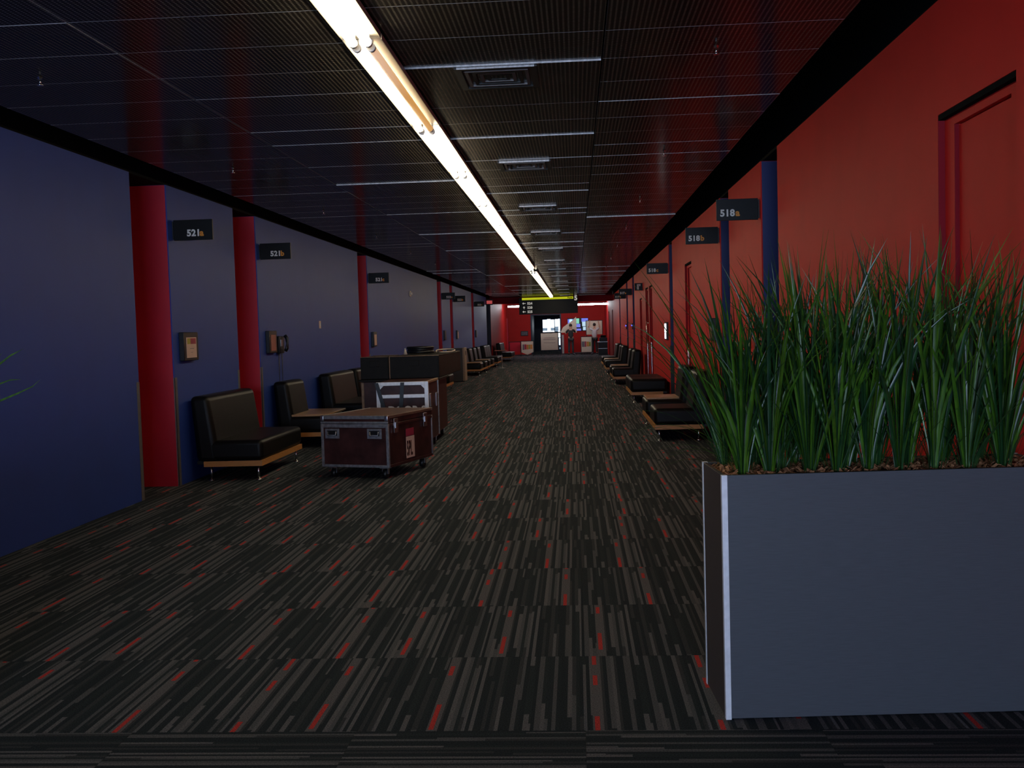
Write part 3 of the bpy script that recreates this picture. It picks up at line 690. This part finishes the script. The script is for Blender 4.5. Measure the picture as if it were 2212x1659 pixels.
for x0, x1, z0, z1 in ((-.335, -.23, .885, .50), (.0, -.03, .885, .50)):
    b = MB(); b.prism([(x0-.02, z0), (x0+.03, z0), (x1+.03, z1), (x1-.02, z1)], 1, -.014, -.008); b.build('strap', 'black_plastic', parent=t)
b = MB(); b.box(.321, .18, .55, .333, .30, .72, bev=.003, seg=1); b.box(.321, .75, .52, .333, .87, .70, bev=.003, seg=1); b.build('butterfly_latch', 'steel', parent=t)
for x, y in ((-.26, .1), (.26, .1), (-.26, .9), (.26, .9)): caster(t, x, y)
# wide brown case, second brown case
t = thing('road_case', 'wide brown case carrying the black crates behind the silver-framed case', 'case', (-2.46, 14.1, 0))
b = MB(); b.box(-.53, 0, .12, .53, 1.0, .845, bev=.006, seg=1); b.build('case_body', 'case_brown', parent=t)
b = MB(); b.box(-.57, -.03, .845, .56, 1.02, .875, bev=.004, seg=1); b.build('lid', 'case_black', parent=t)
for x in (-.54, .505): edge(t, 'corner_edge', x, -.005, .12, x+.035, .03, .84, 'edge_pale')
for x, y in ((-.45, .1), (.45, .1), (-.45, .9), (.45, .9)): caster(t, x, y)
t = thing('road_case', 'low dark case under the far end of the long black crate', 'case', (-2.55, 15.75, 0))
b = MB(); b.box(-.43, 0, .12, .40, .95, .86, bev=.006, seg=1); b.build('case_body', 'case_black', parent=t); edge(t, 'closure_band', -.435, -.004, .6, .405, .01, .63)
edge(t, 'lid_edge', -.435, -.004, .835, .405, .02, .874)
for x, y in ((-.36, .1), (.33, .1), (-.36, .85), (.33, .85)): caster(t, x, y)
def crate(lab, x0, y0, x1, y1, z0, z1):
    t = thing('crate', lab, 'crate', ((x0+x1)/2, y0, z0), 0, 'black crates on the brown cases')
    hx = (x1-x0)/2; D = y1-y0; H = z1-z0
    b = MB(); b.box(-hx, 0, .002, hx, D, H-.006, bev=.008); b.build('crate_body', 'case_black', parent=t)
    for pts in ((-hx, -.004, H-.010, hx, .012, H), (-hx, D-.012, H-.010, hx, D, H)): edge(t, 'lid_edge', *pts, 'edge_pale')
    edge(t, 'lid_edge', hx-.012, .012, H-.010, hx+.003, D-.012, H, 'case_black')
    edge(t, 'corner_edge', -hx, -.004, .004, -hx+.014, .012, H-.012, 'edge_pale' if x0 > -2.7 else 'case_black'); edge(t, 'corner_edge', hx-.014, -.004, .004, hx+.003, .012, H-.012, 'case_black')
    b = MB(); b.box(-.07, -.006, H*.55, .07, .001, H*.80, bev=.003, seg=1); b.build('handle_plate', 'case_black', parent=t)
    return t
crate('small black crate with pale edges at the blue wall end of the case stack', -3.0, 14.1, -2.61, 15.0, .876, 1.195)
crate('long black crate with pale edges on top of the brown cases', -2.60, 14.1, -1.90, 16.75, .876, 1.195)
t = thing('cable_coil', 'coil of thick black cable lying on top of the long black crate', 'cable', (-2.38, 15.6, 1.197))
for k, (rr, zz) in enumerate(((.20, .02), (.185, .055), (.195, .085))):
    b = MB(); b.tube([(rr*math.cos(a*PI/12), rr*math.sin(a*PI/12), zz) for a in range(25)], .02, 8); b.build('cable_turn', 'black_plastic', parent=t)
b = MB(); b.tube([(.15*math.cos(a*PI/12), .18*math.sin(a*PI/12), .035+.02*math.sin(a*PI/12)) for a in range(-8, 15)], .011, 8)
tag(b.build('white_hose', 'cream', loc=(-2.08, 16.25, 1.18)), 'loop of thin white hose resting beside the black cable coil', 'hose')
t = thing('bottle', 'small pale cone-shaped bottle standing on the long black crate', 'bottle', (-2.50, 14.9, 1.196))
b = MB(); b.cyl((0, 0, 0), (0, 0, .075), .03, .012); b.build('bottle_body', 'cream', parent=t); b = MB(); b.cyl((0, 0, .075), (0, 0, .095), .01); b.build('cap', 'white', parent=t)
# waste bin
t = thing('waste_bin', 'tall beige and brown waste bin standing among the seats', 'bin', (-3.63, 30.8, 0))
b = MB(); b.box(-.27, 0, .02, .255, .6, 1.02, bev=.006, seg=1); b.build('bin_body', 'bin_side', parent=t)
b = MB(); b.box(.20, -.006, .02, .27, .606, 1.035, bev=.012); b.build('front_face', 'bin_face', parent=t)
b = MB(); b.box(.271, .12, .80, .274, .48, .93); b.build('flap', 'bin_side', parent=t); b = MB(); b.box(-.24, .03, 0, .24, .57, .02); b.build('plinth', 'black_plastic', parent=t)

# ------------------------------------------------------------------ far end furnishings
t = thing('tv_box', 'small grey panel on the far red wall beside the blue doorway', 'panel', (-3.16, 63.7, 1.31))
b = MB(); b.box(-.23, -.06, -.15, .23, 0, .15, bev=.006, seg=1); b.build('casing', 'black_plastic', parent=t); b = MB(); b.box(-.19, -.065, -.11, .19, -.06, .11); b.build('face', 'print_slate', parent=t)
for i, (x0, x1, parts) in enumerate(((-.45, -.10, [(0, 1, .55, .95, 'scr_blue'), (.3, .8, .7, .95, 'scr_pale')]), (-.06, .36, [(0, .75, .58, 1, 'scr_green'), (0, .9, .28, .55, 'scr_blue'), (.0, 1, 0, .16, 'scr_blue')]), (.40, .80, [(0, 1, .72, 1, 'scr_blue'), (.1, .62, .35, .72, 'scr_pale'), (.2, .7, .02, .3, 'scr_pale')]))):
    t = thing('wall_screen', 'glowing blue screen on the far red wall, %s from the blue doorway' % ORD[i], 'screen', (0, 63.69, 0), 0, 'screens on the far red wall')
    b = MB(); b.box(x0-.02, -.05, 1.36, x1+.02, 0, 2.17, bev=.005, seg=1); b.build('casing', 'black_plastic', parent=t)
    for (a0, a1, c0, c1, m) in parts:
        b = MB(); b.box(x0+(x1-x0)*a0, -.054, 1.39+.75*c0, x0+(x1-x0)*a1, -.05, 1.39+.75*c1); b.build('picture', m, parent=t)
def board(lab, x, y, z0, w_, h, m='cream', frame='black_plastic', tilt=0, prints=(), foot=True, cut=0):
    t = thing('display_board', lab, 'display board', (x, y, 0))
    b = MB()
    if cut: b.prism([(-w_/2, z0+cut), (0, z0), (w_/2, z0+cut), (w_/2, z0+h), (-w_/2, z0+h)], 1, -.012, .012)
    else: b.box(-w_/2, -.012, z0, w_/2, .012, z0+h)
    b.build('panel', m, parent=t)
    if frame:
        b = MB(); e = .035
        b.box(-w_/2-e, -.02, z0+(cut or 0), -w_/2, .02, z0+h); b.box(w_/2, -.02, z0+(cut or 0), w_/2+e, .02, z0+h); b.box(-w_/2-e, -.02, z0+h, w_/2+e, .02, z0+h+e); b.build('frame', frame, parent=t)
    if foot:
        b = MB(); b.box(-w_/2-.03, -.25, .0, -w_/2+.03, .25, .03); b.box(w_/2-.03, -.25, 0, w_/2+.03, .25, .03); b.box(-w_/2-.01, .014, .03, -w_/2+.02, .03, z0+h); b.box(w_/2-.02, .014, .03, w_/2+.01, .03, z0+h); b.build('stand', 'black_plastic', parent=t)
    for (x0, x1, c0, c1, pmn) in prints:
        b = MB(); b.box(x0, -.015, z0+c0, x1, -.012, z0+c1); b.build('printed_block', pmn, parent=t)
    return t
board('dark empty framed stand left of the coloured board by the far wall', -3.56, 60.2, .25, .64, .57, 'red_dark')
board('white pointed board with coloured print left of the blue doorway', -2.83, 60.0, .06, .70, .79, 'cream', 'black_plastic', 0, [(-.28, -.18, .30, .62, 'print_slate'), (-.17, -.06, .32, .62, 'print_crimson'), (-.05, .06, .32, .60, 'print_orange'), (.07, .16, .34, .60, 'print_green'), (.17, .30, .34, .60, 'print_amber')], cut=.16)
board('large blank beige board in front of the bright doorway', -1.51, 59.35, .32, .98, .99, 'cream', 'black_plastic', 0, [(-.36, .36, .60, .62, 'print_slate'), (-.30, .30, .70, .715, 'print_slate'), (-.34, .34, .42, .435, 'print_slate')])
board('white board with coloured print on the floor by the far screens', .64, 60.3, .13, .60, .88, 'cream', 'black_plastic', 0, [(-.27, -.12, .30, .62, 'print_slate'), (-.11, -.02, .30, .62, 'print_crimson'), (0, .14, .32, .60, 'print_amber'), (.15, .24, .34, .58, 'print_green')])
board('framed white board being fixed by the person in the white shirt', 1.12, 60.6, 1.14, .92, .80, 'cream', 'black_plastic', 0, [(-.36, -.28, .42, .50, 'print_crimson'), (-.3, -.1, .35, .37, 'print_slate')])
t = thing('flat_dolly', 'low black flat dolly lying on the floor by the far wall', 'dolly', (.35, 59.6, 0))
b = MB(); b.box(-.55, -.3, .09, .70, .3, .13, bev=.006, seg=1); b.build('deck', 'black_plastic', parent=t)
for x, y in ((-.45, -.2), (.6, -.2), (-.45, .2), (.6, .2)): caster(t, x, y, .09)
t = thing('desk', 'black desk against the red wall beside the person in white', 'desk', (1.5, 57.2, 0))
b = MB(); b.box(-.28, 0, .72, .30, .9, .75, bev=.004, seg=1); b.build('desktop', 'steel', parent=t)
b = MB(); b.box(-.24, .05, 0, .28, .85, .72); b.build('cabinet', 'black_plastic', parent=t)
b = MB(); b.box(-.255, .06, .35, -.24, .84, .37); b.box(-.25, .0, .36, .28, .05, .38); b.build('shelf_edge', 'steel', parent=t)
t = thing('equipment_case', 'black equipment case standing on the black desk', 'case', (1.5, 57.3, .751))
b = MB(); b.box(-.17, 0, 0, .27, .6, .22, bev=.02); b.build('case_body', 'black_plastic', parent=t); b = MB(); b.box(-.10, .15, .22, .2, .45, .35, bev=.02); b.build('lid', 'leather', parent=t)

# ------------------------------------------------------------------ people
def skinned(name, J, E_, R, m, parent, sub=2):
    me = bpy.data.meshes.new(name); me.from_pydata([Vector(j) for j in J], E_, [])
    o = link(name, me, None)
    a = o.modifiers.new('skin', 'SKIN'); a.use_smooth_shade = True
    sk = me.skin_vertices[0].data
    for i, r in enumerate(R): sk[i].radius = (r, r) if isinstance(r, (int, float)) else r
    sk[0].use_root = True
    s = o.modifiers.new('sub', 'SUBSURF'); s.levels = sub; s.render_levels = sub
    bpy.context.view_layer.update()
    me2 = bpy.data.meshes.new_from_object(o.evaluated_get(bpy.context.evaluated_depsgraph_get()))
    bpy.data.objects.remove(o); me2.name = name; me2.materials.clear(); me2.materials.append(M[m])
    return link(name, me2, parent)
def person(lab, loc, rz, arms, shirt, trouser, k=1.0, lean=0):
    t = thing('person', lab, 'person', loc, rz)
    hip, kn, an = .93, .50, .075
    J = [(0, 0, .98), (0, 0, 1.12), (0, .01, 1.30), (0, .0, 1.44), (0, 0, 1.52), (0, .01, 1.60), (0, .015, 1.70), (0, .01, 1.77),
         (.09, 0, hip), (.10, .015, kn), (.11, -.02, an), (.12, .12, .035), (-.09, 0, hip), (-.11, .02, kn), (-.13, -.02, an), (-.14, .12, .035)]
    Ed = [(0, 1), (1, 2), (2, 3), (3, 4), (4, 5), (5, 6), (6, 7), (0, 8), (8, 9), (9, 10), (10, 11), (0, 12), (12, 13), (13, 14), (14, 15)]
    R = [(.15, .11), (.145, .10), (.165, .11), (.10, .075), .055, (.065, .075), (.078, .095), (.055, .065), .085, .06, .042, (.045, .03), .085, .06, .042, (.045, .03)]
    A = {}
    for sgn, (el, wr_, ha) in zip((1, -1), arms):
        n = len(J); J += [(sgn*.18, 0, 1.42), el, wr_, ha]; R += [.062, .045, .032, .03]; Ed += [(3, n), (n, n+1), (n+1, n+2), (n+2, n+3)]; A[sgn] = (el, wr_, ha)
        # fingers
        hv = (Vector(ha)-Vector(wr_)).normalized(); sd = hv.cross(Vector((0, 1, 0)));
        sd = sd.normalized() if sd.length > .1 else Vector((1, 0, 0))
        for q, ln in ((-1.5, .055), (-.5, .07), (.5, .068), (1.5, .05)):
            m_ = len(J); J += [tuple(Vector(ha)+sd*q*.018+hv*ln*.5), tuple(Vector(ha)+sd*q*.02+hv*ln+Vector((0, .02, 0)))]; R += [.010, .008]; Ed += [(n+3, m_), (m_, m_+1)]
        m_ = len(J); J += [tuple(Vector(ha)+sd*.045+hv*.02)]; R += [.011]; Ed += [(n+3, m_)]
    skinned('body', J, Ed, R, 'skin', t)
    # shirt over torso and upper arms
    Js = [(0, 0, .88), (0, 0, 1.12), (0, .01, 1.30), (0, 0, 1.45), (0, 0, 1.49)]; Rs = [(.165, .125), (.16, .118), (.18, .125), (.115, .09), .066]; Es = [(0, 1), (1, 2), (2, 3), (3, 4)]
    for sgn in (1, -1):
        n = len(Js); e = Vector(A[sgn][0]); s0 = Vector((sgn*.18, 0, 1.42)); Js += [tuple(s0), tuple(s0.lerp(e, .75))]; Rs += [.075, .066]; Es += [(3, n), (n, n+1)]
    skinned('shirt', Js, Es, Rs, shirt, t)
    Jt = [(0, 0, .98), (.09, 0, .90), (.10, .015, kn), (.11, -.015, .09), (-.09, 0, .90), (-.11, .02, kn), (-.13, -.015, .09)]
    skinned('trousers', Jt, [(0, 1), (1, 2), (2, 3), (0, 4), (4, 5), (5, 6)], [(.165, .125), .10, .078, .065, .10, .078, .065], trouser, t)
    b = MB(); b.sphere((0, -.012, 1.725), .095, (1, 1.08, 1), 14); hb = b.build('hair', 'hair', parent=t)
    b = MB()
    for sx in (1, -1): b.sphere((sx*.12+(.01 if sx > 0 else -.01), .06, .04), .055, (1, 2.1, .75), 10)
    b.build('shoe', 'cloth_black', parent=t)
    b = MB()
    for sx in (1, -1): b.sphere((sx*.084, 0, 1.655), .02, (.5, .8, 1.3), 8)
    b.sphere((0, .105, 1.645), .016, (.8, 1, 1.3), 8); b.build('ear_and_nose', 'skin', parent=t)
    b = MB()
    for sx in (1, -1): b.sphere((sx*.032, .095, 1.675), .009, n=6)
    b.build('eye', 'hair', parent=t)
    return t
person('person in black clothes carrying a pale board before the far red wall', (-.27, 60.5, 0), .1, [((.30, .14, 1.28), (.26, .30, 1.42), (.25, .34, 1.46)), ((-.28, .10, 1.22), (-.26, .30, 1.34), (-.25, .35, 1.37))], 'cloth_black', 'cloth_grey')
person('person in white shirt with both arms raised at a framed board', (1.12, 60.1, 0), 0, [((.30, .12, 1.58), (.26, .26, 1.82), (.25, .29, 1.87)), ((-.30, .12, 1.58), (-.27, .26, 1.86), (-.26, .29, 1.92))], 'cloth_white', 'cloth_black')
b = MB(); b.prism([(-.62, 1.30), (.36, 1.28), (.34, 2.22), (.10, 2.0), (-.45, 1.62)], 1, -.012, .012); bd = b.build('carried_board', 'cream', loc=(-.27, 60.88, 0))
tag(bd, 'pale slanted board carried by the person in black', 'board')

# ------------------------------------------------------------------ planters with artificial grass
PH = .934
def planter(lab, loc, rz, L, D, flip=1):
    t = thing('planter', lab, 'planter', loc, rz)
    def bx(n, m, *a):
        a = list(a)
        if flip < 0: a[0], a[3] = -a[3], -a[0]
        b = MB(); b.box(*a, bev=.001, seg=1); return b.build(n, m, parent=t)
    bx('front_panel', 'planter', .022, 0, .004, L-.022, .018, PH)
    bx('back_panel', 'planter_side', .022, D-.018, .004, L-.022, D, PH)
    bx('end_panel', 'planter_side', 0.002, .022, .004, .018, D-.022, PH); bx('end_panel', 'planter_side', L-.018, .022, .004, L-.002, D-.022, PH)
    for x in (0, L-.022):
        for y in (-.002, D-.02): bx('corner_profile', 'alu', x, y, .0, x+.022, y+.022, PH+.001)
    bx('mulch_bed', 'soil', .018, .018, PH-.12, L-.018, D-.018, PH-.016)
    ch = MB(); rr = random.Random(3)
    for k in range(900):
        x = .03+rr.random()*(L-.06); y = .03+rr.random()*(D-.06); s = .008+rr.random()*.014
        if flip < 0: x = -x
        mx = Matrix.Translation((x, y, PH-.014+rr.random()*.014)) @ Euler((rr.random()*.8, rr.random()*.8, rr.random()*6)).to_matrix().to_4x4()
        ch.box(-s, -s*.35, -.001, s, s*.35, .001, mtx=mx)
    ch.build('wood_shavings', 'mulch', parent=t, kind='stuff')
    return t
PR = math.radians(3.2); P0 = (.533, 3.855, 0)
planter('grey planter box full of tall grass at the right', P0, PR, 1.30, .41)
planter('grey planter box just beyond the left edge of the view', (-2.66, 3.86, 0), 0, 1.40, .41, -1)
def blade_pts(base, ang, lean, length, curl, n=7, droop=0):
    p = Vector(base); pts = [p.copy()]; d = Vector((math.cos(ang), math.sin(ang), 0)); th = lean
    for i in range(n):
        st = length/n; t = (i+1)/n
        p = p + (Vector((0, 0, 1))*math.cos(th) + d*math.sin(th))*st
        th += curl/n*(.35+1.3*t) + droop*t*t
        pts.append(p.copy())
    return pts
def clump(lab, base, seed, nb=34, h=.86, spread=.16, grp='tall grass clumps in the right planter', out=None, lens=1.0):
    r = random.Random(seed)
    t = thing('grass_clump', lab, 'grass plant', base, 0, grp)
    fine = MB()
    for k in range(nb):
        ang = r.random()*2*PI; q = r.random()
        lean = abs(r.gauss(0, spread*.55)); ln = h*lens*(.50+.56*r.random()**.8)
        b0 = (math.cos(ang)*.016*r.random(), math.sin(ang)*.016*r.random(), 0)
        pts = blade_pts(b0, ang, lean, ln, .10+1.0*r.random()**2)
        for p in pts: p.x = min(p.x, 1.795-base[0]-.02*p.z)
        sa = r.random()*PI; side = (math.cos(sa), math.sin(sa), 0)
        wid = .008+.010*r.random()
        if k < 9:
            b = MB(); b.blade(pts, wid*1.25, side); b.build('grass_blade', 'grass' if k % 3 else 'grass_dark', parent=t)
        else: fine.blade(pts, wid, side, mi=0 if k % 2 else 1)
    for k in range(10):   # short fine shoots round the base
        ang = r.random()*2*PI
        pts = blade_pts((math.cos(ang)*.03, math.sin(ang)*.03, 0), ang, .15+.3*r.random(), .18+.3*r.random(), .8, 6)
        for p in pts: p.x = min(p.x, 1.795-base[0])
        fine.blade(pts, .004+.004*r.random(), (math.cos(ang+1.3), math.sin(ang+1.3), 0), mi=1)
    for (ang, lean, ln, curl, wd) in (out or ()):
        b = MB(); b.blade(blade_pts((0, 0, 0), ang, lean, ln, curl, 10), wd, (math.cos(ang+PI/2), math.sin(ang+PI/2), .2)); b.build('arching_blade', 'grass', parent=t)
    fine.build('fine_blades', 'grass', 'grass_dark', parent=t, kind='stuff')
    return t
cs, sn = math.cos(PR), math.sin(PR)
def loc_in(u, v): return (P0[0]+u*cs-v*sn, P0[1]+u*sn+v*cs, PH-.03)
seed = 11
for row, (v, nm) in enumerate(((.09, 'front'), (.205, 'middle'), (.32, 'back'))):
    for i in range(9):
        u = .085 + i*.126 + (.05 if row == 1 else 0) + rnd.uniform(-.02, .02); seed += 1
        hf = (.74 + .16*min(1, (u)/.45)) * rnd.uniform(.93, 1.06)
        out = None
        if i == 0 and row == 0: out = [(2.95, .40, .90, .25, .026), (3.05, .31, .95, .35, .027), (2.85, .50, .82, .35, .022), (3.2, .22, .82, .2, .022), (2.7, .36, .74, .3, .018), (3.3, .5, .54, 2.0, .007), (3.2, .7, .50, 2.2, .006), (2.8, .6, .56, 1.8, .006), (3.0, .95, .42, 1.9, .006)]
        if i == 0 and row == 1: out = [(3.1, .42, .80, .7, .014), (3.0, .28, .92, .4, .018), (3.2, .8, .46, 2.2, .007), (2.9, .9, .44, 2.0, .006), (3.3, .25, .85, .55, .013)]
        if i == 0 and row == 2: out = [(3.14, .5, .55, 1.6, .006), (2.7, .7, .5, 1.6, .006), (3.3, .35, .75, .8, .012)]
        if i == 3 and row == 0: out = [(3.05, .62, .52, .10, .013), (.2, .25, .8, .2, .014)]
        if i == 7 and row == 0: out = [(.35, .35, .8, .15, .014), (.1, .42, .7, .2, .013)]
        clump('%s grass clump of the %s row in the right planter, counted from its open end' % (ORD[i], nm), loc_in(u, v), seed, 40, hf, .25, out=out)
def left_clump(lab, x, y, seed, paths):
    t = clump(lab, (x, y, PH-.03), seed, 18, .50, .05, grp='grass clumps in the left planter')
    for pts, wd in paths:
        b = MB(); b.blade([Vector(p)-Vector((x, y, PH-.03)) for p in pts], wd*1.3, (.15, .1, 1)); b.build('arching_blade', 'grass', parent=t)
left_clump('grass clump whose blade tips enter at the left edge', -2.74, 4.0, 91, [
    ([(-2.74, 4.0, .905), (-2.64, 3.99, 1.10), (-2.47, 3.97, 1.29), (-2.32, 3.95, 1.41), (-2.25, 3.95, 1.46), (-2.195, 3.95, 1.486)], .013),
    ([(-2.74, 4.0, .905), (-2.65, 3.99, 1.12), (-2.48, 3.97, 1.32), (-2.34, 3.95, 1.42), (-2.28, 3.95, 1.475)], .012),
    ([(-2.74, 4.0, .905), (-2.62, 3.98, 1.12), (-2.45, 3.96, 1.26), (-2.31, 3.95, 1.345), (-2.26, 3.95, 1.362), (-2.21, 3.95, 1.364)], .007),
    ([(-2.74, 4.0, .905), (-2.62, 3.97, 1.08), (-2.46, 3.95, 1.21), (-2.31, 3.94, 1.276), (-2.22, 3.94, 1.31), (-2.16, 3.94, 1.335), (-2.125, 3.94, 1.365)], .008)])
